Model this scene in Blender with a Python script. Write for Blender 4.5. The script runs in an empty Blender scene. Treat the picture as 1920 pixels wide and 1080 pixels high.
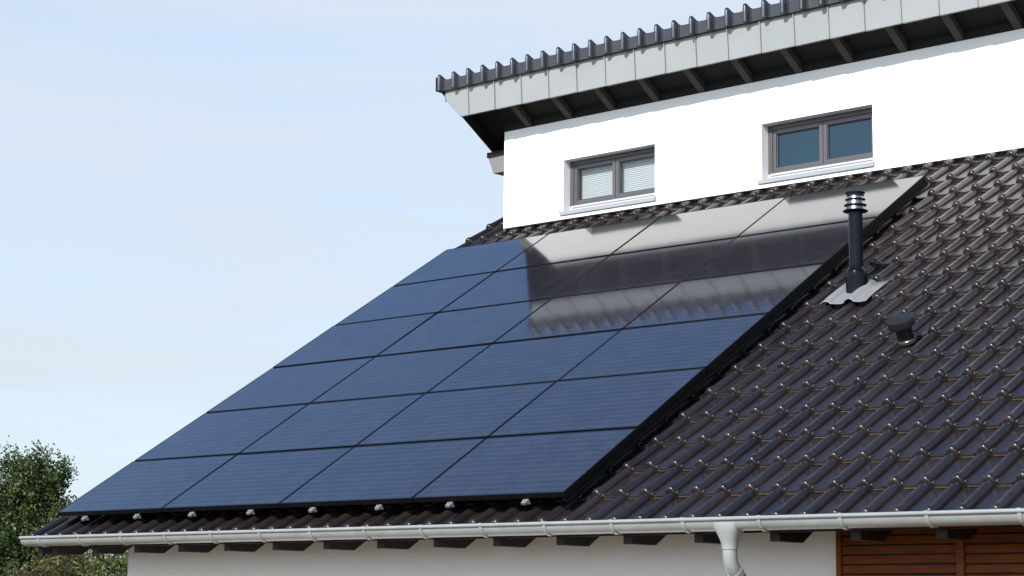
import bpy, math, random
import numpy as np
from mathutils import Matrix, Vector, Euler

random.seed(7)
rng = np.random.default_rng(11)
SC = bpy.context.scene
COL = SC.collection
R = math.radians

# ------------------------------------------------------------------ helpers
class MB:
    """collects geometry, links it as ONE mesh object"""
    def __init__(s):
        s.v = []; s.f = []; s.m = []
    def add(s, vs, fs, mi=0):
        b = len(s.v)
        s.v += [tuple(v) for v in vs]
        s.f += [tuple(b + i for i in f) for f in fs]
        s.m += [mi] * len(fs)
    def hexa(s, c, mi=0):
        s.add(c, [(0, 3, 2, 1), (4, 5, 6, 7), (0, 1, 5, 4), (1, 2, 6, 5), (2, 3, 7, 6), (3, 0, 4, 7)], mi)
    def box(s, x0, x1, y0, y1, z0, z1, mi=0):
        s.hexa([(x0, y0, z0), (x1, y0, z0), (x1, y1, z0), (x0, y1, z0),
                (x0, y0, z1), (x1, y0, z1), (x1, y1, z1), (x0, y1, z1)], mi)
    def prism_x(s, poly, x0, x1, mi=0):
        """polygon in (y, z), counter-clockwise seen from +x, extruded along x"""
        n = len(poly)
        vs = [(x0, y, z) for y, z in poly] + [(x1, y, z) for y, z in poly]
        fs = [tuple(range(n - 1, -1, -1)), tuple(range(n, 2 * n))]
        fs += [(i, (i + 1) % n, n + (i + 1) % n, n + i) for i in range(n)]
        s.add(vs, fs, mi)
    def prism_y(s, poly, y0, y1, mi=0):
        n = len(poly)
        vs = [(x, y0, z) for x, z in poly] + [(x, y1, z) for x, z in poly]
        fs = [tuple(range(n)), tuple(range(2 * n - 1, n - 1, -1))]
        fs += [(i, n + i, n + (i + 1) % n, (i + 1) % n) for i in range(n)]
        s.add(vs, fs, mi)
    def tube(s, pts, rad, n=12, mi=0, caps=True):
        pts = [Vector(p) for p in pts]
        if not isinstance(rad, (list, tuple)): rad = [rad] * len(pts)
        rings = []
        up = None
        for i, p in enumerate(pts):
            a = pts[max(i - 1, 0)]; b = pts[min(i + 1, len(pts) - 1)]
            t = (b - a).normalized()
            if up is None:
                up = Vector((1, 0, 0)) if abs(t.x) < .8 else Vector((0, 1, 0))
            e1 = (up - t * up.dot(t)).normalized(); e2 = t.cross(e1); up = e1
            rings.append([p + (e1 * math.cos(2 * math.pi * k / n) + e2 * math.sin(2 * math.pi * k / n)) * rad[i] for k in range(n)])
        s.loft(rings, mi, caps)
    def loft(s, rings, mi=0, caps=True, closed=True):
        n = len(rings[0]); vs = [v for r in rings for v in r]; fs = []
        for i in range(len(rings) - 1):
            for k in range(n if closed else n - 1):
                k2 = (k + 1) % n
                fs.append((i * n + k, i * n + k2, (i + 1) * n + k2, (i + 1) * n + k))
        if caps and closed:
            fs.append(tuple(range(n - 1, -1, -1)))
            fs.append(tuple((len(rings) - 1) * n + k for k in range(n)))
        s.add(vs, fs, mi)
    def build(s, name, mats, parent=None, smooth=False, bevel=0):
        me = bpy.data.meshes.new(name)
        me.from_pydata(s.v, [], s.f)
        if not isinstance(mats, (list, tuple)): mats = [mats]
        for m in mats: me.materials.append(m)
        if len(mats) > 1: me.polygons.foreach_set('material_index', s.m)
        me.update()
        if smooth: smooth_mesh(me)
        o = bpy.data.objects.new(name, me); COL.objects.link(o)
        if parent: o.parent = parent
        if bevel:
            b = o.modifiers.new('b', 'BEVEL'); b.width = bevel; b.segments = 2; b.limit_method = 'ANGLE'; b.angle_limit = R(40)
        return o

def smooth_mesh(me, ang=35):
    me.polygons.foreach_set('use_smooth', [True] * len(me.polygons))
    try: me.set_sharp_from_angle(angle=R(ang))
    except Exception: pass

def np_mesh(name, V, F, mats, parent=None, smooth=False, attr=None, midx=None):
    """V (n,3), F (m,4) arrays"""
    me = bpy.data.meshes.new(name)
    me.vertices.add(len(V)); me.vertices.foreach_set('co', np.ascontiguousarray(V, dtype=np.float32).ravel())
    m = len(F); k = F.shape[1]
    me.loops.add(m * k); me.loops.foreach_set('vertex_index', np.ascontiguousarray(F, dtype=np.int32).ravel())
    me.polygons.add(m); me.polygons.foreach_set('loop_start', np.arange(0, m * k, k, dtype=np.int32))
    if not isinstance(mats, (list, tuple)): mats = [mats]
    for x in mats: me.materials.append(x)
    if midx is not None: me.polygons.foreach_set('material_index', np.asarray(midx, dtype=np.int32))
    me.update(calc_edges=True)
    if attr is not None:
        a = me.attributes.new('tone', 'FLOAT', 'POINT'); a.data.foreach_set('value', np.asarray(attr, dtype=np.float32))
    if smooth: smooth_mesh(me, 50)
    o = bpy.data.objects.new(name, me); COL.objects.link(o)
    if parent: o.parent = parent
    return o

def tag(o, label=None, cat=None, group=None, kind=None):
    if label: o['label'] = label
    if cat: o['category'] = cat
    if group: o['group'] = group
    if kind: o['kind'] = kind
    return o

def empty(name, loc=(0, 0, 0), rot=(0, 0, 0)):
    o = bpy.data.objects.new(name, None); o.empty_display_size = .2
    o.location = loc; o.rotation_euler = rot; COL.objects.link(o); return o

def copy_tree(o, parent=None):
    c = o.copy(); COL.objects.link(c); c.parent = parent
    for ch in list(o.children): copy_tree(ch, c)
    return c

# ------------------------------------------------------------------ materials
def mat(name, col, rough=.5, spec=.5, metal=0., bump=None, var=None, coat=0., coat_rough=.05):
    m = bpy.data.materials.new(name); m.use_nodes = True
    nt = m.node_tree; b = nt.nodes['Principled BSDF']
    b.inputs['Base Color'].default_value = (*col, 1); b.inputs['Roughness'].default_value = rough
    b.inputs['Specular IOR Level'].default_value = spec; b.inputs['Metallic'].default_value = metal
    b.inputs['Coat Weight'].default_value = coat; b.inputs['Coat Roughness'].default_value = coat_rough
    L = nt.links.new
    tc = nt.nodes.new('ShaderNodeTexCoord')
    if var:   # (scale, amount, darker colour)
        n = nt.nodes.new('ShaderNodeTexNoise'); n.inputs['Scale'].default_value = var[0]; n.inputs['Detail'].default_value = 6
        L(tc.outputs['Object'], n.inputs['Vector'])
        mp = nt.nodes.new('ShaderNodeMapRange'); mp.inputs[1].default_value = .35; mp.inputs[2].default_value = .7
        mp.inputs[4].default_value = var[1]
        L(n.outputs['Fac'], mp.inputs[0])
        mx = nt.nodes.new('ShaderNodeMix'); mx.data_type = 'RGBA'
        mx.inputs['A'].default_value = (*col, 1); mx.inputs['B'].default_value = (*var[2], 1)
        L(mp.outputs[0], mx.inputs['Factor']); L(mx.outputs['Result'], b.inputs['Base Color'])
    if bump:  # (scale, distance)
        n2 = nt.nodes.new('ShaderNodeTexNoise'); n2.inputs['Scale'].default_value = bump[0]; n2.inputs['Detail'].default_value = 4
        L(tc.outputs['Object'], n2.inputs['Vector'])
        bp = nt.nodes.new('ShaderNodeBump'); bp.inputs['Distance'].default_value = bump[1]; bp.inputs['Strength'].default_value = 1
        L(n2.outputs['Fac'], bp.inputs['Height']); L(bp.outputs['Normal'], b.inputs['Normal'])
    return m

M_plaster = mat('plaster', (.79, .782, .77), .9, .2, bump=(90, .004), var=(3, .10, (.70, .67, .62)))
M_zinc = mat('zinc_sheet', (.245, .255, .257), .42, .5, var=(1.7, .9, (.218, .230, .236)))
M_gutter = mat('gutter_grey', (.245, .262, .266), .34, .5, var=(7, .7, (.195, .203, .198)))
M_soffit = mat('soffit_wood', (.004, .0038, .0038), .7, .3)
M_rafter = mat('rafter_wood', (.044, .040, .039), .7, .3, var=(20, .5, (.045, .04, .038)))  # lighter than the soffit boards, bounced light put into the colour
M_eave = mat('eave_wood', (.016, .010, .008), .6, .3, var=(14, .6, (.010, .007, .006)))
M_frame = mat('window_frame', (.070, .066, .072), .4, .5)
M_white = mat('white_profile', (.40, .40, .415), .4, .4)
M_sill = mat('sill_sheet', (.26, .275, .30), .4, .5)
M_black = mat('black_anodised', (.003, .003, .0035), .45, .16)
M_alu = mat('aluminium', (.23, .23, .235), .4, .5, metal=.2)
M_backsheet = mat('back_sheet', (.01, .01, .011), .6, .3)
M_pipe = mat('pipe_coat', (.003, .0042, .0075), .22, .12)
M_steel = mat('steel', (.30, .295, .29), .30, .5, metal=1.)
M_lead = mat('flashing_sheet', (.20, .203, .207), .45, .5, metal=.2, bump=(30, .004))
M_vent = mat('vent_plastic', (.009, .0082, .0085), .35, .3)
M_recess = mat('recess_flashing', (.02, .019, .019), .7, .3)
M_bark = mat('bark', (.09, .07, .05), .9, .2, bump=(30, .01))
M_lawn = mat('lawn', (.055, .08, .028), .9, .2, var=(.6, .8, (.09, .085, .04)))
M_blind = mat('blind_slat', (.41, .465, .46), .5, .3)

def tile_material(name, base, alt, rough):
    m = mat(name, base, rough, .5); nt = m.node_tree; L = nt.links.new; b = nt.nodes['Principled BSDF']
    at = nt.nodes.new('ShaderNodeAttribute'); at.attribute_name = 'tone'
    tc = nt.nodes.new('ShaderNodeTexCoord')
    n = nt.nodes.new('ShaderNodeTexNoise'); n.inputs['Scale'].default_value = 9; n.inputs['Detail'].default_value = 7; n.inputs['Roughness'].default_value = .65
    L(tc.outputs['Object'], n.inputs['Vector'])
    ad = nt.nodes.new('ShaderNodeMath'); ad.operation = 'MULTIPLY_ADD'; ad.inputs[1].default_value = 1.3; ad.inputs[2].default_value = -.45
    L(n.outputs['Fac'], ad.inputs[0])
    a2 = nt.nodes.new('ShaderNodeMath'); a2.operation = 'ADD'; a2.use_clamp = True
    ms = nt.nodes.new('ShaderNodeMath'); ms.operation = 'MULTIPLY'; ms.inputs[1].default_value = .55
    L(at.outputs['Fac'], ms.inputs[0]); L(ms.outputs[0], a2.inputs[0]); L(ad.outputs[0], a2.inputs[1])
    mx = nt.nodes.new('ShaderNodeMix'); mx.data_type = 'RGBA'
    mx.inputs['A'].default_value = (*base, 1); mx.inputs['B'].default_value = (*alt, 1)
    L(a2.outputs[0], mx.inputs['Factor']); L(mx.outputs['Result'], b.inputs['Base Color'])
    rr = nt.nodes.new('ShaderNodeMapRange'); rr.inputs[3].default_value = rough - .02; rr.inputs[4].default_value = rough + .08
    L(a2.outputs[0], rr.inputs[0]); L(rr.outputs[0], b.inputs['Roughness'])
    n2 = nt.nodes.new('ShaderNodeTexNoise'); n2.inputs['Scale'].default_value = 16; n2.inputs['Detail'].default_value = 3
    L(tc.outputs['Object'], n2.inputs['Vector'])
    bp = nt.nodes.new('ShaderNodeBump'); bp.inputs['Distance'].default_value = .003; bp.inputs['Strength'].default_value = .03
    L(n2.outputs['Fac'], bp.inputs['Height']); L(bp.outputs['Normal'], b.inputs['Normal'])
    return m
M_tile = tile_material('roof_tile', (.0095, .0070, .0078), (.0195, .0145, .0145), .25)
M_tile_up = tile_material('roof_tile_upper', (.009, .0100, .0155), (.014, .0145, .0195), .36)
M_tile_up.node_tree.nodes['Principled BSDF'].inputs['Specular IOR Level'].default_value = .75
M_tile.node_tree.nodes['Principled BSDF'].inputs['Specular IOR Level'].default_value = .44
M_joint = mat('tile_edge_lichen', (.062, .048, .029), .8, .2, var=(9, 1.0, (.022, .018, .014)))

def wood_slats():
    m = mat('slat_wood', (.11, .028, .008), .55, .2); nt = m.node_tree; L = nt.links.new; b = nt.nodes['Principled BSDF']
    tc = nt.nodes.new('ShaderNodeTexCoord'); mp = nt.nodes.new('ShaderNodeMapping'); mp.inputs['Scale'].default_value = (1.5, 30, 30)
    L(tc.outputs['Object'], mp.inputs['Vector'])
    n = nt.nodes.new('ShaderNodeTexNoise'); n.inputs['Scale'].default_value = 3; n.inputs['Detail'].default_value = 6; n.inputs['Distortion'].default_value = .6
    L(mp.outputs[0], n.inputs['Vector'])
    r = nt.nodes.new('ShaderNodeValToRGB'); r.color_ramp.elements[0].position = .3; r.color_ramp.elements[1].position = .7
    r.color_ramp.elements[0].color = (.135, .033, .005, 1); r.color_ramp.elements[1].color = (.26, .070, .011, 1)
    L(n.outputs['Fac'], r.inputs[0])
    at = nt.nodes.new('ShaderNodeTexNoise'); at.inputs['Scale'].default_value = 5
    L(tc.outputs['Object'], at.inputs['Vector'])
    mx = nt.nodes.new('ShaderNodeMix'); mx.data_type = 'RGBA'; mx.blend_type = 'MULTIPLY'
    mx.inputs['B'].default_value = (.55, .5, .45, 1)
    L(at.outputs['Fac'], mx.inputs['Factor']); L(r.outputs[0], mx.inputs['A']); L(mx.outputs['Result'], b.inputs['Base Color'])
    return m
M_slat = wood_slats()

PW, PH = 1.60, 1.03200076          # pitch of the panels
GAPU, GAPV = .010, .020
CELLS_U, CELLS_V = 10, 6
def solar_glass():
    m = mat('solar_glass', (.02, .02, .024), .07, .5); nt = m.node_tree; L = nt.links.new; b = nt.nodes['Principled BSDF']
    b.inputs['IOR'].default_value = 1.88
    tc = nt.nodes.new('ShaderNodeTexCoord'); sp = nt.nodes.new('ShaderNodeSeparateXYZ'); L(tc.outputs['Object'], sp.inputs[0])
    def math_(op, a, bb=None, clamp=False):
        n = nt.nodes.new('ShaderNodeMath'); n.operation = op; n.use_clamp = clamp
        for i, x in enumerate((a, bb)):
            if x is None: continue
            if isinstance(x, (int, float)): n.inputs[i].default_value = x
            else: L(x, n.inputs[i])
        return n.outputs[0]
    cu, cv = (PW - GAPU - .03) / CELLS_U, (PH - GAPV - .03) / CELLS_V
    u = math_('DIVIDE', math_('SUBTRACT', sp.outputs[0], GAPU / 2 + .015), cu)
    v = math_('DIVIDE', math_('SUBTRACT', sp.outputs[1], GAPV / 2 + .015), cv)
    fu = math_('FRACT', u); fv = math_('FRACT', v)
    # two bus bars per cell, running across the panel
    b1 = math_('LESS_THAN', math_('ABSOLUTE', math_('SUBTRACT', fv, .26)), .014)
    b2 = math_('LESS_THAN', math_('ABSOLUTE', math_('SUBTRACT', fv, .74)), .014)
    bus = math_('MAXIMUM', b1, b2)
    # pseudo-square cells: black back sheet in the clipped corners and gaps
    du = math_('ABSOLUTE', math_('SUBTRACT', fu, .5)); dv = math_('ABSOLUTE', math_('SUBTRACT', fv, .5))
    gap = math_('MAXIMUM', math_('GREATER_THAN', math_('MAXIMUM', du, dv), .487), math_('GREATER_THAN', math_('ADD', du, dv), .885))
    # tone of each cell
    cx = nt.nodes.new('ShaderNodeCombineXYZ'); L(math_('FLOOR', u), cx.inputs[0]); L(math_('FLOOR', v), cx.inputs[1])
    oi = nt.nodes.new('ShaderNodeObjectInfo'); L(math_('MULTIPLY', oi.outputs['Random'], 91.), cx.inputs[2])
    wn = nt.nodes.new('ShaderNodeTexWhiteNoise'); L(cx.outputs[0], wn.inputs['Vector'])
    r = nt.nodes.new('ShaderNodeValToRGB')
    r.color_ramp.elements[0].color = (.0130, .0120, .0150, 1); r.color_ramp.elements[1].color = (.0185, .0175, .0230, 1)
    L(wn.outputs['Value'], r.inputs[0])
    def mix(f, a, bb):
        x = nt.nodes.new('ShaderNodeMix'); x.data_type = 'RGBA'; L(f, x.inputs['Factor'])
        if isinstance(a, tuple): x.inputs['A'].default_value = a
        else: L(a, x.inputs['A'])
        x.inputs['B'].default_value = bb
        return x.outputs['Result']
    c = mix(gap, r.outputs[0], (.009, .009, .013, 1))
    c = mix(bus, c, (.045, .050, .062, 1))
    L(c, b.inputs['Base Color'])
    n2 = nt.nodes.new('ShaderNodeTexNoise'); n2.inputs['Scale'].default_value = 1.6; n2.inputs['Detail'].default_value = 2
    L(tc.outputs['Object'], n2.inputs['Vector'])
    bp = nt.nodes.new('ShaderNodeBump'); bp.inputs['Distance'].default_value = .002; bp.inputs['Strength'].default_value = .12
    L(n2.outputs['Fac'], bp.inputs['Height']); L(bp.outputs['Normal'], b.inputs['Normal'])
    return m
M_solar = solar_glass()

M_pane = mat('pane_dark', (.003, .026, .046), .03, .42, var=(1.3, .8, (.002, .017, .034)))
def clear_pane():
    m = bpy.data.materials.new('pane_clear'); m.use_nodes = True; nt = m.node_tree; nt.nodes.clear(); L = nt.links.new
    out = nt.nodes.new('ShaderNodeOutputMaterial'); mx = nt.nodes.new('ShaderNodeMixShader');     t = nt.nodes.new('ShaderNodeBsdfTransparent'); t.inputs[0].default_value = (.95, .95, .96, 1)
    g = nt.nodes.new('ShaderNodeBsdfGlossy'); g.inputs['Roughness'].default_value = .02
    mx.inputs[0].default_value = .05; L(t.outputs[0], mx.inputs[1]); L(g.outputs[0], mx.inputs[2]); L(mx.outputs[0], out.inputs[0])
    return m
M_clear = clear_pane()

def leaf_material(name, c0, c1, c2):
    m = mat(name, c0, .5, .35); nt = m.node_tree; L = nt.links.new; b = nt.nodes['Principled BSDF']
    at = nt.nodes.new('ShaderNodeAttribute'); at.attribute_name = 'tone'
    r = nt.nodes.new('ShaderNodeValToRGB'); r.color_ramp.elements[0].color = (*c0, 1); r.color_ramp.elements[1].color = (*c2, 1)
    e = r.color_ramp.elements.new(.55); e.color = (*c1, 1)
    L(at.outputs['Fac'], r.inputs[0]); L(r.outputs[0], b.inputs['Base Color'])
    tr = nt.nodes.new('ShaderNodeBsdfTranslucent'); L(r.outputs[0], tr.inputs[0])
    mx = nt.nodes.new('ShaderNodeMixShader'); mx.inputs[0].default_value = .3
    out = nt.nodes['Material Output']; L(b.outputs[0], mx.inputs[1]); L(tr.outputs[0], mx.inputs[2]); L(mx.outputs[0], out.inputs[0])
    return m
M_leaf = leaf_material('leaf_green', (.018, .036, .010), (.045, .075, .020), (.20, .205, .065))
M_leaf_pale = leaf_material('leaf_pale', (.028, .048, .012), (.075, .10, .025), (.21, .20, .06))
M_leaf_rust = leaf_material('leaf_rust', (.045, .042, .017), (.085, .072, .026), (.19, .17, .055))

# ------------------------------------------------------------------ roof frame of reference
PITCH = R(32.21516013)
cp, spn = math.cos(PITCH), math.sin(PITCH)
TAN = spn / cp
def P(u, v, n):                       # u along the eave, v up the slope, n off the slope (0 = top of the panels)
    return (u, v * cp - n * spn, v * spn + n * cp)
GROUND = -2.7
XR = 13.0                              # right end of the house
XG = .216                              # gable wall

# ------------------------------------------------------------------ ground
b = MB()
ng = 40
vs = [(-300 + 600 * i / ng, -300 + 600 * j / ng, GROUND) for j in range(ng + 1) for i in range(ng + 1)]
fs = [(j * (ng + 1) + i, j * (ng + 1) + i + 1, (j + 1) * (ng + 1) + i + 1, (j + 1) * (ng + 1) + i) for j in range(ng) for i in range(ng)]
b.add(vs, fs)
g = b.build('lawn', M_lawn); tag(g, 'mown lawn round the house', 'lawn', kind='structure')

b = MB()  # plane added out of view to bounce warm light onto the lower wall
b.add([(XG - 3, -9, GROUND + .004), (XR + 2, -9, GROUND + .004), (XR + 2, .7, GROUND + .004), (XG - 3, .7, GROUND + .004)], [(0, 1, 2, 3)])
g = b.build('reflector', mat('reflector_matt', (.19, .145, .10), .9, .2, var=(1.5, .6, (.155, .12, .085)))); tag(g, 'added unseen terrace in front of the house', 'reflector', kind='structure')

# ------------------------------------------------------------------ the house
house = tag(empty('house', (0, 0, 0)), 'white rendered house with dark tiled roofs at two levels and grey gutter', 'house')

def zs(x): return -.0045 * (x - XG)    # the upper storey drops a touch along its length

# lower storey wall, with its gable
YW, YL = 5.97, .70
deck = lambda y: (y * spn / cp) - .30  # underside of the roof deck
b = MB()
b.prism_x([(YL, GROUND - .1), (11.6, GROUND - .1), (11.6, 1.2), (6.03, deck(6.03)), (YL, deck(YL))], XG, XR)
b.build('wall', M_plaster, house)

# upper storey wall: front with two window openings, sides and back
WZ0, WZ1 = 3.720, 4.331
WIN = [(1.162, 2.515), (3.971, 5.352)]
WALL_BOT, WALL_TOP = 3.632, 4.81
xs = [XG, WIN[0][0], WIN[0][1], WIN[1][0], WIN[1][1], XR]
zv = [WALL_BOT, WZ0, WZ1, WALL_TOP]
b = MB()
for i in range(5):
    for j in range(3):
        if j == 1 and i in (1, 3): continue
        q = [(xs[i], zv[j]), (xs[i + 1], zv[j]), (xs[i + 1], zv[j + 1]), (xs[i], zv[j + 1])]
        b.add([(x, YW, z + zs(x)) for x, z in q], [(0, 1, 2, 3)])
REV = .26
for x0, x1 in WIN:
    c = [(x0, WZ0), (x1, WZ0), (x1, WZ1), (x0, WZ1)]
    for k in range(4):
        (xa, za), (xb, zb) = c[k], c[(k + 1) % 4]
        b.add([(xa, YW, za + zs(xa)), (xb, YW, zb + zs(xb)), (xb, YW + REV, zb + zs(xb)), (xa, YW + REV, za + zs(xa))], [(3, 2, 1, 0)])
yb = 11.6
zt = lambda y: WALL_TOP - (y - YW) * spn / cp
for x in (XG, XR):
    q = [(x, YW, WALL_BOT + zs(x)), (x, YW, WALL_TOP + zs(x)), (x, yb, zt(yb) + zs(x)), (x, yb, 1.0), (x, 6.5, 1.0)]
    b.add(q, [(0, 1, 2, 3, 4) if x == XG else (4, 3, 2, 1, 0)])
b.add([(XG, YW, WALL_BOT), (XR, YW, WALL_BOT + zs(XR)), (XR, YW + .2, WALL_BOT + zs(XR)), (XG, YW + .2, WALL_BOT)], [(0, 3, 2, 1)])
b.add([(XG, yb, 1.0), (XR, yb, 1.0), (XR, yb, zt(yb) + zs(XR)), (XG, yb, zt(yb))], [(1, 0, 3, 2)])
b.build('wall', M_plaster, house)['label'] = 'upper wall with two small windows, in full sun'
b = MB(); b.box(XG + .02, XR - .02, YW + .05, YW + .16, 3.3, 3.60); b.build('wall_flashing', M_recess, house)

# ------------------------------------------------------------------ roof tiles of the lower roof
TU, GA = .2330, .4135
U0, V0 = .190, -.190
NPAN = -.167
def roll(t):
    a = np.clip(1 - (t / .044) ** 2, 0, 1)
    return .047 * a ** .52
def side_bump(t): return .016 * np.clip(1 - ((t - .059) / .0135) ** 2, 0, 1) ** .55
TS = np.array([-.0595, -.0475, -.0445, -.0435, -.041, -.035, -.025, -.013, 0, .013, .025, .035, .041, .0435, .0455, .049, .054, .059, .064, .0690, .0725, .12, .1715])
VS = np.array([0, .004, .010, .019, .030, .048, .085, .22, .40, .435])
FR = np.array([.45, .75, 1.0, 1.14, 1.22, 1.17, .98, .96, .94, .94])
FB = np.array([.5, .9, 1.1, 1.15, .95, .45, .08, .0, .0, .0])
FE = np.array([-.004, -.0015, 0, 0, 0, 0, 0, 0, 0, 0])
def tile_rows():
    tiles = []
    for k in range(-2, 55):
        for m in range(0, 18 + (1 if k < 0 else 0)):
            tiles.append((k, m))
    return tiles
tiles = tile_rows()
nu, nv = len(TS), len(VS)
Vt = []; Ft = []; tone = []; mi = []
gi = np.arange(nu * nv).reshape(nv, nu)
quads = np.stack([gi[:-1, :-1], gi[:-1, 1:], gi[1:, 1:], gi[1:, :-1]], -1).reshape(-1, 4)
base = 0
for k, m in tiles:
    uc = U0 + TU * k + rng.normal(0, .0012); v0 = V0 + GA * m + rng.normal(0, .0022) - (.004 if m == 0 else 0); dn = rng.normal(0, .0013)
    tw = rng.normal(0, .004)
    t = TS[None, :].repeat(nv, 0); vv = VS[:, None].repeat(nu, 1)
    h = roll(t) * FR[:, None] + side_bump(t) * FB[:, None] + FE[:, None] - .004 * np.clip(1 - ((t - .125) / .045) ** 2, 0, 1) - .013 * np.clip(1 - np.abs(t - .0485) / .005, 0, 1) * (vv > .03)
    n = NPAN + dn + h - .030 * vv / GA + tw * t
    u = uc + t; v = v0 + vv - .004 * np.clip(1 - (t / .05) ** 2, 0, 1) * (vv < .02)
    top = np.stack([u, v * cp - n * spn, v * spn + n * cp], -1).reshape(-1, 3)
    # front edge: a thin pale line, the dark edge of the tile, a thin pale line of dirt at its foot
    strips = [top.reshape(nv, nu, 3)[0]]
    for q_, (dn_, dv_) in enumerate(((.0045, -.0005), (.017, .0015), (.0265, -.004)) if m else ((.005, 0), (.018, .001), (.034, .002))):
        nf = n[0] - dn_ - h[0] * (.10, .5, .75)[q_]; vf = v[0] + dv_
        strips.append(np.stack([u[0], vf * cp - nf * spn, vf * spn + nf * cp], -1))
    Vt.append(top); Vt += strips[1:]
    Ft.append(quads + base); mi += [0] * len(quads)
    prev = gi[0]
    for q_ in range(3):
        fi = np.arange(nu) + nu * nv + q_ * nu
        Ft.append(np.stack([fi[:-1], fi[1:], prev[1:], prev[:-1]], -1) + base); prev = fi
        mi += [1 if (TS[i] > .070 or TS[i + 1] < -.045) and q_ != 1 and m else 0 for i in range(nu - 1)]
    tone += [rng.random()] * (nu * nv + 3 * nu)
    base += nu * nv + 3 * nu
np_mesh('roof', np.concatenate(Vt), np.concatenate(Ft), [M_tile, M_joint], house, True, tone, mi)['label'] = 'lower roof of dark glazed tiles'
# deck below the tiles, verge board, fascia behind the gutter
b = MB()
def slab(u0, u1, v0, v1, n0, n1, mi=0):
    b.hexa([P(u0, v0, n0), P(u1, v0, n0), P(u1, v1, n0), P(u0, v1, n0), P(u0, v0, n1), P(u1, v0, n1), P(u1, v1, n1), P(u0, v1, n1)], mi)
slab(-.28, XR - .02, -.06, 6.9, -.262, -.225)
slab(-.34, -.283, -.12, 7.6, -.33, -.185)
b.box(-.28, XR - .02, -.030, -.006, -.327, -.215)
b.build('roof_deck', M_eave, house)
# rafter tails under the eave
k = 0
x = 3.15 - .637 * 5
xs_r = [-.27] + [3.15 + .637 * i for i in range(-5, 16)]
for x in xs_r:
    b = MB()
    zb = -.387
    yt = .28
    def zl(y): return zb + (y - yt) * spn / cp
    tp = lambda y: y * spn / cp - .318
    b.prism_x([(0.0, zb), (yt, zb), (.74, zl(.74)), (.74, tp(.74)), (.0, tp(0))], x, x + .08)
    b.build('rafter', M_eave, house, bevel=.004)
# gutter with brackets
GY, GZ, GR = -.125, -.239, .078
b = MB()
prof = []
for i in range(17):
    a = math.pi + math.pi * i / 16
    prof.append((GY + GR * math.cos(a), GZ + GR * math.sin(a)))
for i in range(17):
    a = 2 * math.pi - math.pi * i / 16
    prof.append((GY + (GR - .003) * math.cos(a), GZ + (GR - .003) * math.sin(a)))
gx0 = -.275
ends = [gx0 + .0, 3.9, 8.02, XR]
rings = [[(x, y, z) for y, z in prof] for x in ends]
b.loft(rings)
b.tube([(gx0, GY - GR - .005, GZ + .003), (XR, GY - GR - .005, GZ + .003)], .0135, 12)
cap = [(gx0 - .002, GY + GR * math.cos(math.pi + math.pi * i / 16), GZ + GR * math.sin(math.pi + math.pi * i / 16)) for i in range(17)]
b.add(cap + [(x + .004, y, z) for x, y, z in cap], [tuple(range(17)), tuple(range(33, 16, -1))])
gut = b.build('gutter', M_gutter, house, smooth=True)
for i in range(20):
    x = .03 + .6365 * i
    if x > XR: break
    b = MB()
    rr = []
    for j in range(15):
        a = math.pi * .97 + math.pi * 1.03 * j / 14
        rr.append((a,))
    ri = [[(x + dx, GY + (GR + dr) * math.cos(a[0]), GZ + (GR + dr) * math.sin(a[0])) for dx, dr in ((-.014, .0005), (.014, .0005), (.014, .009), (-.014, .009))] for a in rr]
    b.loft(ri)
    b.box(x - .014, x + .014, GY - GR - .014, GY - GR + .012, GZ + .004, GZ + .019)
    b.build('gutter_bracket', M_gutter, gut)
# downpipe with its funnel outlet
b = MB()
fx, fy = 8.01, -.130
def ring_(cx, cy, z, rx, ry, n=20): return [(cx + rx * math.cos(2 * math.pi * i / n), cy + ry * math.sin(2 * math.pi * i / n), z) for i in range(n)]
def sq_ring(cx, cy, z, rx, ry, n=20, e=.45):
    o = []
    for i in range(n):
        a = 2 * math.pi * i / n; c, s_ = math.cos(a), math.sin(a)
        o.append((cx + rx * math.copysign(abs(c) ** e, c), cy + ry * math.copysign(abs(s_) ** e, s_), z))
    return o
b.loft([sq_ring(fx, fy, -.258, .105, .080), sq_ring(fx, fy, -.285, .103, .082), sq_ring(fx, fy, -.335, .082, .072, e=.7), sq_ring(fx, fy, -.385, .062, .060, e=.9), ring_(fx, fy, -.412, .056, .056), ring_(fx, fy, -.44, .056, .056)])
path = [(fx, fy, -.43), (fx, fy, -.47)]
for i in range(1, 8):
    a = R(52) * i / 7
    path.append((fx, fy + .15 * (1 - math.cos(a)), -.47 - .15 * math.sin(a)))
y0, z0 = path[-1][1], path[-1][2]
ye = .60
path.append((fx, ye - .10, z0 - (ye - .10 - y0) / math.tan(R(52))))
path += [(fx, ye - .02, path[-1][2] - .10), (fx, ye, path[-1][2] - .22), (fx, ye, GROUND)]
b.tube(path, .050, 20)
pz = path[8]
d = Vector((0, math.sin(R(52)), -math.cos(R(52))))
b.tube([Vector(pz) - d * .01, Vector(pz) + d * .03], .055, 20)
b.build('downpipe', M_gutter, house, smooth=True)

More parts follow.
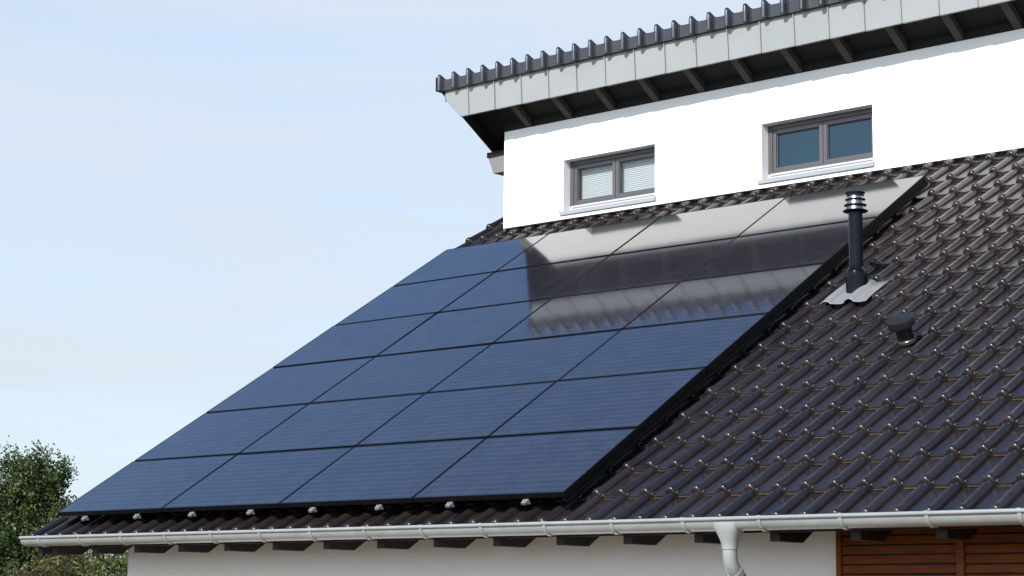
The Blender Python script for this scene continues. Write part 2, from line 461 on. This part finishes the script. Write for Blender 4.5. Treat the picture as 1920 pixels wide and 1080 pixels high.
# slatted timber screen on the lower wall
b = MB()
SX0, SX1 = 8.353, 12.2
yf = YL - .05
for xx, w in ((SX0, .040), (9.29, .058), (10.25, .058), (11.2, .058), (12.16, .04)):
    b.box(xx, xx + w, yf - .018, YL - .002, GROUND + .1, -.02)
z = GROUND + .15
while z < -.07:
    for xa, xb in ((SX0 + .041, 9.289), (9.349, 10.249), (10.309, 11.199), (11.259, 12.159)):
        j = random.uniform(-.003, .003)
        b.hexa([(xa, yf - .006, z + j), (xb, yf - .006, z - j), (xb, yf + .012, z + .004 - j), (xa, yf + .012, z + .004 + j),
                (xa, yf + .004, z + .056 + j), (xb, yf + .004, z + .056 - j), (xb, yf + .022, z + .054 - j), (xa, yf + .022, z + .054 + j)])
    z += .0655
b.build('slatted_screen', M_slat, house, bevel=.003)
b = MB(); b.box(SX0 + .01, SX1 - .01, yf + .03, YL - .003, GROUND + .1, -.03)
b.build('screen_backing', M_recess, house)

# ------------------------------------------------------------------ windows
def bars(b, x0, x1, z0, z1, w, y0, y1, wb=None, mi=0):
    wb = w if wb is None else wb
    c = lambda x, z: z + zs(x)
    for xa, xb, za, zb in ((x0, x0 + w, z0, z1), (x1 - w, x1, z0, z1), (x0 + w, x1 - w, z1 - w, z1), (x0 + w, x1 - w, z0, z0 + wb)):
        b.hexa([(xa, y0, c(xa, za)), (xb, y0, c(xb, za)), (xb, y1, c(xb, za)), (xa, y1, c(xa, za)),
                (xa, y0, c(xa, zb)), (xb, y0, c(xb, zb)), (xb, y1, c(xb, zb)), (xa, y1, c(xa, zb))], mi)
def zbox(b, x0, x1, y0, y1, z0, z1, z0b=None, z1b=None):
    z0b = z0 if z0b is None else z0b; z1b = z1 if z1b is None else z1b
    a, e = zs(x0), zs(x1)
    b.hexa([(x0, y0, z0 + a), (x1, y0, z0 + e), (x1, y1, z0b + e), (x0, y1, z0b + a), (x0, y0, z1 + a), (x1, y0, z1 + e), (x1, y1, z1b + e), (x0, y1, z1b + a)])
FY = YW + .115
for wi, (x0, x1) in enumerate(WIN):
    fz0, fz1 = 3.800, WZ1 - .001
    b = MB()
    bars(b, x0 + .001, x1 - .001, fz0, fz1, .050, FY, FY + .07, .022)
    xm = (x0 + x1) / 2
    for xa, xb in ((x0 + .052, xm - .004), (xm + .004, x1 - .052)):
        bars(b, xa, xb, fz0 + .024, fz1 - .052, .042, FY + .012, FY + .065, .034)
        # glazing bead, a thin bright edge
        bars(b, xa + .043, xb - .043, fz0 + .059, fz1 - .095, .009, FY + .026, FY + .060)
    zbox(b, xm - .0035, xm + .0035, FY + .03, FY + .06, fz0 + .03, fz1 - .06)
    wdw = b.build('window', M_frame, house, bevel=.003)
    wdw['label'] = 'window with a lowered white blind' if wi == 0 else 'window with dark blue glass'
    for xa, xb in ((x0 + .104, xm - .056), (xm + .056, x1 - .104)):
        b = MB(); zbox(b, xa, xb, FY + .045, FY + .050, fz0 + .068, fz1 - .104)
        b.build('pane', M_clear if wi == 0 else M_pane, wdw)
    if wi == 0:
        b = MB(); z = fz0 + .03
        while z < fz1 - .02:
            zbox(b, x0 + .06, x1 - .06, FY + .110, FY + .120, z, z + .002, z + .0195, z + .0215); z += .0215
        zbox(b, x0 + .06, x1 - .06, FY + .123, FY + .126, fz0, fz1)
        b.build('blind', M_blind, wdw)
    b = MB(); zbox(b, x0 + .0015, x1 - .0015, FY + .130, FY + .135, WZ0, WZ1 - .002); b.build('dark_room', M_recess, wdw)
    # white base profile and sheet sill
    b = MB(); zbox(b, x0 + .035, x1 - .002, FY - .012, FY + .05, WZ0 + .030, fz0 - .001)
    zbox(b, x0 + .045, x1 - .002, FY - .022, FY - .0125, WZ0 + .052, fz0 - .008)
    zbox(b, x0 + .0015, x0 + .034, FY + .0, FY + .05, WZ0 + .02, fz0 - .001)
    b.build('base_profile', M_white, wdw, bevel=.003)
    b = MB()
    zbox(b, x0 - .045, x1 + .016, YW - .017, YW - .002, WZ0 - .008, WZ0 - .004, WZ0 - .002, WZ0 + .003)
    zbox(b, x0 + .002, x1 - .002, YW - .002, FY + .02, WZ0 + .001, WZ0 + .004, WZ0 + .027, WZ0 + .030)
    zbox(b, x0 - .045, x1 + .016, YW - .020, YW - .0172, WZ0 - .043, WZ0 - .004)
    zbox(b, x0 - .048, x0 - .0452, YW - .020, YW - .001, WZ0 - .030, WZ0 + .014, WZ0 - .034, WZ0 + .020)
    zbox(b, x1 + .0162, x1 + .019, YW - .020, YW - .001, WZ0 - .030, WZ0 + .014, WZ0 - .034, WZ0 + .020)
    b.build('sill', M_sill, wdw)

# ------------------------------------------------------------------ upper roof (highest along the front edge, falling to the back)
YF = 5.575                               # front face of the fascia
ZFB, ZFT = 4.986, 5.335                  # its bottom and top
XL = -.365                               # left end of the fascia
b = MB()
# dark boarding between fascia and wall, and on over the house
def under(y): return ZFB + .165 - (y - YF) * TAN
ub = [(YF + .03, under(YF + .03)), (YF + .03, 5.31), (12.2, 5.31 - (12.17 - YF) * TAN), (12.2, under(12.2))]
poly = [(y, z) for y, z in ub]
n = len(poly)
xa, xb = -.12, XR + .3
b.add([(xa, y, z) for y, z in poly] + [(xb, y, z + zs(xb)) for y, z in poly],
      [(0, 1, 2, 3), (7, 6, 5, 4), (0, 4, 5, 1), (1, 5, 6, 2), (2, 6, 7, 3), (3, 7, 4, 0)])
# sloping verge soffit at the left end
for y in (YF + .03,):
    pass
def vz(y): return -(y - YF) * TAN
ZRB = 4.812 + (YW - YF) * TAN            # underside of the rafters over the front face of the fascia
y0, y1 = YF + .03, 12.2
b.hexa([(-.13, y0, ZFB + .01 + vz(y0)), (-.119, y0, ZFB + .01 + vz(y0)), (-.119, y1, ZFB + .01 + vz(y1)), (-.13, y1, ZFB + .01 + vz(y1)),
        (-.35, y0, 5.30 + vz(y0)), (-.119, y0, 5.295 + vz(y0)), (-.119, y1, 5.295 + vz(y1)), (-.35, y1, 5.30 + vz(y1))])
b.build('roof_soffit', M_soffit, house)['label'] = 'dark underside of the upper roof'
for i in range(20):
    x = .575 + .6405 * i
    if x > XR: break
    b = MB()
    pl = [(YF + .03, ZRB + vz(YF + .03)), (YW + .02, ZRB + vz(YW + .02)), (YW + .02, under(YW + .02) - .001), (YF + .03, under(YF + .03) - .001)]
    b.prism_x([(y, z + zs(x)) for y, z in pl], x, x + .085)
    b.build('rafter', M_rafter, house)
# boards that close the eave between the rafters on top of the wall
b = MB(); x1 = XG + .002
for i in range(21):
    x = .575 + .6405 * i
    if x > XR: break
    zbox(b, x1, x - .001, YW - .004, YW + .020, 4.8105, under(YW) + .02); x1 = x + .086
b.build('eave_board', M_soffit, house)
# zinc fascia of overlapping sheets
b = MB()
sx = [XL] + [.018 + .4252 * i for i in range(0, 32)]
for i in range(len(sx) - 1):
    x0, x1 = sx[i], sx[i + 1]
    if x0 > XR: break
    a, e = zs(x0), zs(x1)
    tl, tr = -.024, -.024               # the top leans out a little
    if i == 0:
        pf = [(x0, ZFB + .225), (-.145, ZFB - .004), (x1 - .002, ZFB - .004), (x1 - .002, ZFT), (x0, ZFT)]
        yy = lambda z: YF + tl * (z - ZFB) / .3
        vs = [(x, yy(z) - .010, z) for x, z in pf] + [(x, YF + .025, z) for x, z in pf]
        b.add(vs, [(0, 1, 2, 3, 4), (9, 8, 7, 6, 5)] + [(j, j + 5, (j + 1) % 5 + 5, (j + 1) % 5) for j in range(5)])
        b.hexa([(x0 - .008, YF - .04, ZFB + .215), (x0 - .001, YF - .04, ZFB + .215), (x0 - .001, YF + .03, ZFB + .215), (x0 - .008, YF + .03, ZFB + .215),
                (x0 - .008, YF - .04, ZFT), (x0 - .001, YF - .04, ZFT), (x0 - .001, YF + .03, ZFT), (x0 - .008, YF + .03, ZFT)])
        continue
    dl = random.uniform(-.0015, .0015)
    b.hexa([(x0 + .002, YF - .012 + dl, ZFB - .007 + a), (x1 - .002, YF - .003, ZFB - .001 + e), (x1 - .002, YF + .025, ZFB - .001 + e), (x0 + .002, YF + .025, ZFB - .007 + a),
            (x0 + .002, YF - .012 + tl + dl, ZFT + a), (x1 - .002, YF - .003 + tr, ZFT + e), (x1 - .002, YF + .025, ZFT + e), (x0 + .002, YF + .025, ZFT + a)])
    # raised seam at the left edge of the sheet
    b.hexa([(x0 - .008, YF - .030, ZFB + .002 + a), (x0 + .0015, YF - .030, ZFB + .002 + a), (x0 + .0015, YF - .004, ZFB + .002 + a), (x0 - .008, YF - .004, ZFB + .002 + a),
            (x0 - .008, YF - .030 + tl, ZFT + a), (x0 + .0015, YF - .030 + tl, ZFT + a), (x0 + .0015, YF - .004 + tl, ZFT + a), (x0 - .008, YF - .004 + tl, ZFT + a)])
b.build('fascia', M_zinc, house)

# ribbed tiles of the upper roof with their hanging front skirt
UT0, UTP = -.405, .2385
nrib = 57
xs_ = []; hs_ = []
for k in range(nrib):
    c = UT0 + UTP * k
    for t, h in ((-.033, 0), (-.031, .020), (-.025, .042), (-.014, .055), (0, .060), (.014, .055), (.025, .042), (.031, .020), (.040, .004), (.048, .009), (.056, .009), (.062, 0), (.13, -.003), (.198, 0)):
        xs_.append(c + t); hs_.append(h)
xs_ = np.array(xs_); hs_ = np.array(hs_)
path = [(5.500, 5.322, 0, -.15), (5.500, 5.322, 1, 0), (5.499, 5.40, 1, 0), (5.499, 5.445, 1, .55), (5.502, 5.459, .92, .95), (5.512, 5.463, .72, 1.06)]
# (y, z, how far the rib pushes forward, how far it pushes up)
rows = []
for y, z, fw_, up_ in path:
    rows.append(np.stack([xs_, y - hs_ * fw_ + 0 * xs_, z + hs_ * up_ + zs(xs_)], -1))
for s_ in (.10, .345, .346, .70, .701, 2.5, 5.0, 8.0):
    lift = -.012 if s_ in (.346, .701) else 0
    y = 5.516 + s_ * cp; z = 5.466 - s_ * spn
    rows.append(np.stack([xs_, y + hs_ * spn * .9, z + hs_ * cp + lift + zs(xs_)], -1))
nr, nx = len(rows), len(xs_)
Vv = np.concatenate(rows); gi = np.arange(nr * nx).reshape(nr, nx)
Fq = np.stack([gi[:-1, :-1], gi[:-1, 1:], gi[1:, 1:], gi[1:, :-1]], -1).reshape(-1, 4)
back = np.stack([xs_, np.full(nx, 5.552), np.full(nx, 5.322) + zs(xs_)], -1)
back2 = np.stack([xs_, np.full(nx, 5.552), np.full(nx, 5.44) + zs(xs_)], -1)
off = len(Vv); Vv = np.concatenate([Vv, back, back2])
bi = np.arange(nx) + off
Fb = np.stack([bi[:-1], bi[1:], gi[0, 1:], gi[0, :-1]], -1)
Fc = np.stack([bi[:-1] + nx, bi[1:] + nx, bi[1:], bi[:-1]], -1)
tn = np.repeat(rng.random(nrib), 14); tn = np.concatenate([tn] * (nr + 2))
np_mesh('roof', Vv, np.concatenate([Fq, Fb, Fc]), M_tile_up, house, True, tn)['label'] = 'upper roof of ribbed anthracite tiles'
# verge flange at the left end
b = MB()
xl = UT0 - .037
b.hexa([(xl - .010, 5.452, 5.322), (xl, 5.452, 5.322), (xl, 5.56, 5.322), (xl - .010, 5.56, 5.322), (xl - .010, 5.450, 5.497), (xl, 5.450, 5.497), (xl, 5.56, 5.455), (xl - .010, 5.56, 5.455)])
b.hexa([(xl - .010, 5.561, 5.32), (xl, 5.561, 5.32), (xl, 12, 5.32 - 6.439 * TAN), (xl - .010, 12, 5.32 - 6.439 * TAN),
        (xl - .010, 5.561, 5.455), (xl, 5.561, 5.455), (xl, 12, 5.455 - 6.439 * TAN), (xl - .010, 12, 5.455 - 6.439 * TAN)])
b.build('verge_flange', M_tile_up, house)
# purlin head under the verge beside the gable
b = MB()
b.prism_y([(-.190, 4.585), (-.105, 4.375), (XG - .001, 4.375), (XG - .001, 4.585)], 6.12, 6.30)
pur = b.build('purlin', mat('purlin_paint', (.16, .155, .155), .6, .3), house)
b = MB(); b.prism_y([(-.200, 4.578), (XG - .001, 4.5865), (XG - .001, 4.64), (-.200, 4.64)], 6.105, 6.32)
b.build('purlin_shade', M_soffit, pur)  # dark block stands in for the verge shadow on the purlin top

# ------------------------------------------------------------------ solar panels
def make_panel():
    root = empty('solar_panel')
    x0, x1, y0, y1 = GAPU / 2, PW - GAPU / 2, GAPV / 2, PH - GAPV / 2
    b = MB(); w = .011
    for a, c, d, e in ((x0, x0 + w, y0, y1), (x1 - w, x1, y0, y1), (x0 + w, x1 - w, y0, y0 + w), (x0 + w, x1 - w, y1 - w, y1)):
        b.box(a, c, d, e, -.040, 0)
    b.build('frame', M_black, root)
    b = MB(); b.box(x0 + w, x1 - w, y0 + w, y1 - w, -.0075, -.0015); b.build('glass', M_solar, root)
    b = MB(); b.box(x0 + w, x1 - w, y0 + w, y1 - w, -.0125, -.0085); b.build('back_sheet', M_backsheet, root)
    return root
panel0 = make_panel()
ROWL = ['in the bottom row above the gutter', 'in the second row above the gutter', 'in the third row above the gutter',
        'in the third row below the wall', 'in the second row below the wall', 'in the top row below the wall']
COLL = ['at the left end', 'second from the left', 'third from the left', 'at the right end']
for j in range(6):
    for i in range(4):
        o = panel0 if (i, j) == (0, 0) else copy_tree(panel0)
        o.location = P(i * PW, j * PH, rng.normal(0, .0008)); o.rotation_euler = (PITCH + rng.normal(0, .0012), rng.normal(0, .0010), 0)
        tag(o, f'black framed solar panel {COLL[i]} {ROWL[j]}', 'solar panel', 'solar panels of the roof array')
# rails under the panels, their ends show below the bottom row
def make_rail():
    root = empty('mounting_rail')
    b = MB(); b.box(-.019, .019, .0, 6.235, -.083, -.0415); b.build('rail', M_black, root)
    b = MB()
    b.prism_x([(-.050, -.050), (-.012, -.086), (.0, -.086), (.0, -.0425), (-.046, -.0425)], -.022, .022)
    for q in (-.016, .0, .016): b.box(q - .0025, q + .0025, -.056, -.030, -.066, -.044)
    b.build('end_clamp', M_alu, root, bevel=.003)
    b = MB(); b.tube([(0, -.030, -.047), (0, -.034, -.033)], .010, 8); b.build('bolt', M_alu, root)
    return root
rail0 = make_rail()
ORD = ['leftmost', 'second from left', 'third from left', 'fourth from left', 'fourth from right', 'third from right', 'second from right', 'rightmost']
for i in range(8):
    o = rail0 if i == 0 else copy_tree(rail0)
    o.location = P(.452 + .795 * i, 0, 0); o.rotation_euler = (PITCH, 0, 0)
    tag(o, f'mounting rail with silver end clamp below the bottom panels, {ORD[i]} of eight', 'mounting rail', 'rails under the solar panels')

tr = empty('panel_skirt', P(4 * PW - .012, 0, 0), (PITCH, 0, 0))
tag(tr, 'long black trim strip closing the right edge of the solar array', 'trim strip', kind='thing')
b = MB(); b.box(-.004, .0, .012, 6 * PH - .012, -.108, -.0415); b.box(-.03, -.0045, .012, 6 * PH - .012, -.080, -.0415); b.build('strip', M_black, tr)
b = MB(); b.box(.0005, .010, .012, 6 * PH - .012, -.092, -.078); b.build('ledge', M_black, tr)

# ------------------------------------------------------------------ flue with slotted cowl
FX, FYY, FZ = 6.868, 3.262, 1.895
flue = tag(empty('flue_pipe', (FX, FYY, FZ)), 'tall dark flue pipe with ringed steel cowl at the right edge of the panels', 'flue pipe')
b = MB()
b.tube([(0, 0, .10), (0, 0, .665)], .0605, 28)
b.tube([(0, 0, .19), (0, 0, .196)], .0625, 28); b.tube([(0, 0, .604), (0, 0, .610)], .0620, 28)
b.build('pipe', M_pipe, flue, smooth=True)
b = MB()
nr_ = 28
def circ(z, r, cx=0, cy=0): return [(cx + r * math.cos(2 * math.pi * i / nr_), cy + r * math.sin(2 * math.pi * i / nr_), z) for i in range(nr_)]
CR = .096
def cyl_on_roof(r_, lift):
    o = []
    for i in range(nr_):
        a = 2 * math.pi * i / nr_
        x, y = r_ * math.cos(a), .01 + r_ * math.sin(a)
        o.append((x, y, (FYY + y) * TAN - .152 / cp - FZ + lift))
    return o
low = cyl_on_roof(CR, 0)
up_ = [(x, y, max(z + .03, .125)) for x, y, z in cyl_on_roof(CR, 0)]
b.loft([low, [(x, y, max(z, .085)) for x, y, z in low], circ(.135, CR * .97), circ(.156, .084), circ(.170, .068), circ(.180, .0655), circ(.186, .0615)])
b.build('collar', M_pipe, flue, smooth=True)
b = MB()
b.loft([circ(.665, .0600), circ(.668, .104), circ(.676, .108), circ(.680, .104), circ(.682, .088)])
for z, r in ((.722, .098), (.772, .088)):
    b.loft([circ(z, r - .018), circ(z + .001, r), circ(z + .006, r), circ(z + .008, r - .014)])
b.loft([circ(.806, .064), circ(.808, .076), circ(.813, .076), circ(.815, .06)])
b.loft([circ(.828, .05), circ(.830, .084), circ(.838, .085), circ(.843, .070), circ(.845, .01)])
b.build('cowl_ring', M_pipe, flue, smooth=True)
b = MB()
b.loft([circ(.681, .090), circ(.723, .076)]); b.loft([circ(.729, .082), circ(.773, .069)]); b.loft([circ(.779, .072), circ(.829, .060)])
b.build('cowl', M_steel, flue, smooth=True)
# aluminium flashing that follows two tiles
b = MB()
us = np.linspace(6.668, 7.122, 44); vs_ = [3.468, 3.478, 3.60, 3.74, 3.895]
rings = []
for v in vs_:
    rr = []
    for u in us:
        t = ((u - U0 + .06) % TU) - .06
        h = float(roll(np.array(t)))
        n = NPAN + .026 + h * .62 + .006 + (-.030 * (v - 3.45) / .6) + (.012 if v > 3.5 else .004)
        wob = .012 * math.sin(u * 30) * (v < 3.49)
        q_ = P(u, v + wob, n); rr.append((q_[0] - FX, q_[1] - FYY, q_[2] - FZ))
    rings.append(rr)
b.loft(rings, closed=False)
fl = b.build('flashing', M_lead, flue, smooth=True)
sd = fl.modifiers.new('s', 'SOLIDIFY'); sd.thickness = .006; sd.offset = -1

# ------------------------------------------------------------------ small roof vent
VX = P(7.945, 2.605, -.172)
vent = tag(empty('roof_vent', VX, (PITCH, 0, 0)), 'small dark mushroom vent with round cap standing in the tiles', 'roof vent')
b = MB()
b.loft([circ(0, .080), circ(.022, .078), circ(.030, .070)]); 
b.build('base', mat('vent_base', (.03, .028, .027), .35, .5), vent, smooth=True)
b = MB(); b.loft([circ(.02, .067), circ(.15, .067)]); b.build('stem', M_vent, vent, smooth=True)
b = MB(); b.loft([circ(.138, .066), circ(.136, .104), circ(.140, .108), circ(.196, .108), circ(.2005, .1055), circ(.202, .06), circ(.203, .01)])
b.build('cap', M_vent, vent, smooth=True)

# ------------------------------------------------------------------ trees
RD = np.array([.737, .676, 0.]); FD = np.array([-.676, .737, 0.])
def leaves(lobes, nspr, per, ll, seed, spread=.10):
    """lobes: (centre, (ra, rd, rz), weight); sprays of small leaves through the crown"""
    g = np.random.default_rng(seed)
    w = np.array([l[2] for l in lobes], float); w /= w.sum()
    V = []; T = []
    for li, (c, r_, _) in enumerate(lobes):
        k = int(nspr * w[li])
        d = g.normal(size=(k, 3)); d /= np.linalg.norm(d, axis=1)[:, None]
        rad = g.random(k) ** .42
        lump = 1 + .22 * np.sin(d[:, 0] * 5 + li) * np.sin(d[:, 1] * 4 + 2 * li) + .14 * np.sin(d[:, 2] * 9 + d[:, 0] * 7)
        q = d * (rad * lump)[:, None]
        pos = np.array(c) + q[:, :1] * r_[0] * RD + q[:, 1:2] * r_[1] * FD + q[:, 2:] * np.array([0, 0, r_[2]])
        # clear some pockets so that gaps show
        keep = (np.sin(pos[:, 0] * 6.1 + li) + np.sin(pos[:, 1] * 5.3 + 1.3 * li) + np.sin(pos[:, 2] * 7.0 + li)) > -1.25
        pos = pos[keep]; d = d[keep]; k = len(pos)
        ax = d * .7 + g.normal(size=(k, 3)) * .5 + np.array([0, 0, .55]); ax /= np.linalg.norm(ax, axis=1)[:, None]
        ln = g.uniform(.10, .34, k)
        tone = np.clip(g.normal(.45, .22, k), 0, 1)
        s = g.random((k, per))
        base = pos[:, None, :] + ax[:, None, :] * (s * ln[:, None])[:, :, None] + g.normal(size=(k, per, 3)) * spread * .35
        ld = ax[:, None, :] * .5 + g.normal(size=(k, per, 3)); ld /= np.linalg.norm(ld, axis=2)[:, :, None]
        nn = g.normal(size=(k, per, 3)) * .8 + np.array([.1, -.35, .6])
        sd_ = np.cross(ld, nn); sd_ /= np.linalg.norm(sd_, axis=2)[:, :, None]
        L_ = (ll * g.uniform(.6, 1.25, (k, per)))[:, :, None]
        a = base; bq = base + ld * L_ * .5 + sd_ * L_ * .27; cq = base + ld * L_; dq = base + ld * L_ * .5 - sd_ * L_ * .27
        V.append(np.stack([a, bq, cq, dq], 2).reshape(-1, 3))
        T.append(np.repeat(np.clip(tone[:, None] + g.normal(0, .16, (k, per)), 0, 1).ravel(), 4))
    V = np.concatenate(V); return V, np.arange(len(V)).reshape(-1, 4), np.concatenate(T)
def tree(name, label, cat, base, lobes, nspr, per, ll, lm, seed, trunk_r=.09, group=None):
    base = np.array(base, float)
    root = tag(empty(name, tuple(base)), label, cat, group)
    lob = [(np.array(c) - base, r_, w) for c, r_, w in lobes]
    V, F, T = leaves(lob, nspr, per, ll, seed)
    np_mesh('crown', V, F, lm, root, False, T)
    b = MB(); g = random.Random(seed)
    top = max(l[0][2] for l in lob) * .75
    b.tube([(0, 0, -.1), (.03, .02, top * .35), (-.02, .04, top * .7), (0, 0, top)], [trunk_r, trunk_r * .85, trunk_r * .55, trunk_r * .2], 8)
    for c, r_, w in lob:
        for q in range(4):
            z = min(max(c[2] - r_[2] * 1.1, top * .25), top * .8)
            e = c + RD * r_[0] * g.uniform(-.7, .7) + FD * r_[1] * g.uniform(-.7, .7) + np.array([0, 0, r_[2] * g.uniform(.1, .95)])
            m_ = np.array([0, 0, z]) * .45 + e * .55 + np.array([g.uniform(-.1, .1), g.uniform(-.1, .1), -.12])
            b.tube([(0, 0, z), tuple(m_), tuple(e)], [trunk_r * .35, trunk_r * .2, .006], 6)
    b.build('trunk', M_bark, root, smooth=True)
    return root
C0 = np.array([-12.58, 7.61, 0.])
def tp_(a, z, d=0): return tuple(C0 + RD * a + FD * d + np.array([0, 0, z]))
tree('broadleaf_tree', 'tall loose leafy tree with upright sprays left of the roof', 'tree', tp_(-.3, GROUND), [
    (tp_(-.05, .1), (.85, .8, 1.0), 5), (tp_(-1.3, .3), (1.0, 1.0, 1.3), 4), (tp_(.64, 1.06), (.15, .2, .58), .8), (tp_(.36, 1.0), (.42, .4, .50), 1.6),
    (tp_(.96, .98), (.24, .25, .42), .8), (tp_(1.02, .50), (.28, .3, .38), .9), (tp_(1.25, .48), (.22, .3, .22), .35), (tp_(.75, -.35), (.70, .6, .60), 3), (tp_(.0, -1.0), (1.1, .9, .8), 3), (tp_(.1, 1.15), (.2, .2, .42), .6)],
    6200, 15, .064, M_leaf, 3, .11)
tree('garden_tree', 'garden tree mostly hidden behind the panels, only twig tips showing over the roof edge', 'tree', (-8.95, 6.95, GROUND), [
    ((-8.95, 6.85, -.2), (.5, .5, .62), 3), ((-8.67, 6.93, .42), (.12, .12, .36), .35), ((-9.12, 6.60, .20), (.16, .15, .30), .4), ((-8.9, 6.95, -.7), (.7, .6, .5), 2)],
    900, 13, .058, M_leaf_pale, 8, .07)
tree('hedge_shrub', 'pale green leafy shrub in the garden beside the white wall corner', 'shrub', (-6.05, 5.55, GROUND), [
    ((-6.05, 5.50, -.52), (.72, .5, .62), 3.5), ((-5.85, 5.75, -1.4), (.8, .6, .8), 2)], 1050, 14, .066, M_leaf_pale, 15, .05)
tree('rusty_shrub', 'rusty brown shrub between the tree and the pale green shrub', 'shrub', (-7.2, 5.0, GROUND), [
    ((-7.2, 5.0, -.72), (.55, .5, .60), 3), ((-7.2, 4.9, -1.5), (.7, .6, .8), 2)], 950, 14, .055, M_leaf_rust, 21, .05)

# ------------------------------------------------------------------ daylight
sd = Vector((.17, -1.0, .70)).normalized()
elev = math.asin(sd.z); azim = math.atan2(sd.x, sd.y)
sun = bpy.data.lights.new('sun', 'SUN'); sun.energy = 4.6; sun.angle = R(.5); sun.color = (1, .955, .88)
so = bpy.data.objects.new('sun', sun); COL.objects.link(so)
so.rotation_euler = (-sd).to_track_quat('-Z', 'Y').to_euler(); so.location = (5, -20, 20)
w = bpy.data.worlds.new('World'); SC.world = w; w.use_nodes = True
nt = w.node_tree; L = nt.links.new; bg = nt.nodes['Background']; bg.inputs['Strength'].default_value = .15
sk = nt.nodes.new('ShaderNodeTexSky'); sk.sky_type = 'NISHITA'; sk.sun_disc = False
sk.sun_elevation = elev; sk.sun_rotation = azim; sk.air_density = 1.25; sk.dust_density = .4; sk.ozone_density = 7.0
tc = nt.nodes.new('ShaderNodeTexCoord')
mp = nt.nodes.new('ShaderNodeMapping'); mp.inputs['Scale'].default_value = (2.2, 2.2, 17); mp.inputs['Rotation'].default_value = (.05, .03, 0)
L(tc.outputs['Generated'], mp.inputs['Vector'])
ns = nt.nodes.new('ShaderNodeTexNoise'); ns.inputs['Scale'].default_value = 1.5; ns.inputs['Detail'].default_value = 8; ns.inputs['Roughness'].default_value = .58; ns.inputs['Distortion'].default_value = .5
L(mp.outputs[0], ns.inputs['Vector'])
# thin veil of cloud, thickest towards the horizon
spx = nt.nodes.new('ShaderNodeSeparateXYZ'); L(tc.outputs['Generated'], spx.inputs[0])
hz = nt.nodes.new('ShaderNodeMapRange'); hz.interpolation_type = 'SMOOTHSTEP'
hz.inputs[1].default_value = .29; hz.inputs[2].default_value = .54; hz.inputs[3].default_value = .90; hz.inputs[4].default_value = .02
L(spx.outputs[2], hz.inputs[0])
cl = nt.nodes.new('ShaderNodeMapRange'); cl.inputs[1].default_value = .30; cl.inputs[2].default_value = .72; cl.inputs[3].default_value = .80; cl.inputs[4].default_value = 1.12
L(ns.outputs['Fac'], cl.inputs[0])
mu0 = nt.nodes.new('ShaderNodeMath'); mu0.operation = 'MULTIPLY'; mu0.use_clamp = True; L(hz.outputs[0], mu0.inputs[0]); L(cl.outputs[0], mu0.inputs[1])
h2 = nt.nodes.new('ShaderNodeMapRange'); h2.interpolation_type = 'SMOOTHSTEP'
h2.inputs[1].default_value = .02; h2.inputs[2].default_value = .24; h2.inputs[3].default_value = .94; h2.inputs[4].default_value = .0
L(spx.outputs[2], h2.inputs[0])
mu = nt.nodes.new('ShaderNodeMath'); mu.operation = 'MAXIMUM'; L(mu0.outputs[0], mu.inputs[0]); L(h2.outputs[0], mu.inputs[1])
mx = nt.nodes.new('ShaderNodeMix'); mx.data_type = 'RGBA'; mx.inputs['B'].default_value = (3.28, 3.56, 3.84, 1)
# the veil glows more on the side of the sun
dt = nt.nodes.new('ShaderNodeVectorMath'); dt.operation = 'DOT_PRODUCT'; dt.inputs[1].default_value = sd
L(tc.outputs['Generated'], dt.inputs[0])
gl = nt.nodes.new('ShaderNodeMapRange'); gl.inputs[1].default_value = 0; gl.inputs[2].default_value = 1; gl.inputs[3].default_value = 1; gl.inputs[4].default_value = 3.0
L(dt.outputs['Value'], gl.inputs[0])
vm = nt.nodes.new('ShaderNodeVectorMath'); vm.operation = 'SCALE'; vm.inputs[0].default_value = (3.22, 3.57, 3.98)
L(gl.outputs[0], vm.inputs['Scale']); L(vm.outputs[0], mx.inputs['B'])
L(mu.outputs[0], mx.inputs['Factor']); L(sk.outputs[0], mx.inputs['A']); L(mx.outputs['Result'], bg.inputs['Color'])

# ------------------------------------------------------------------ camera
yaw, tilt, rollc = R(42.61358748), R(9.22069221), R(.72293015)
f = Vector((-math.sin(yaw) * math.cos(tilt), math.cos(yaw) * math.cos(tilt), math.sin(tilt)))
r0 = Vector((math.cos(yaw), math.sin(yaw), 0)); u0 = r0.cross(f)
c, s_ = math.cos(rollc), math.sin(rollc)
rr = r0 * c + u0 * s_; uu = -r0 * s_ + u0 * c
cam = bpy.data.cameras.new('camera'); cam.lens = 3740.631 / 1920 * 36; cam.sensor_width = 36; cam.clip_end = 2000; cam.clip_start = .1
co = bpy.data.objects.new('camera', cam); COL.objects.link(co)
m = Matrix((rr, uu, -f)).transposed().to_4x4(); m.translation = (16.10863592, -11.13982937, -.87483468)
co.matrix_world = m
SC.camera = co
SC.view_settings.view_transform = 'Standard'; SC.view_settings.look = 'None'; SC.view_settings.gamma = 1; SC.view_settings.exposure = .58
SC.cycles.max_bounces = 8
SC.cycles.use_denoising = True
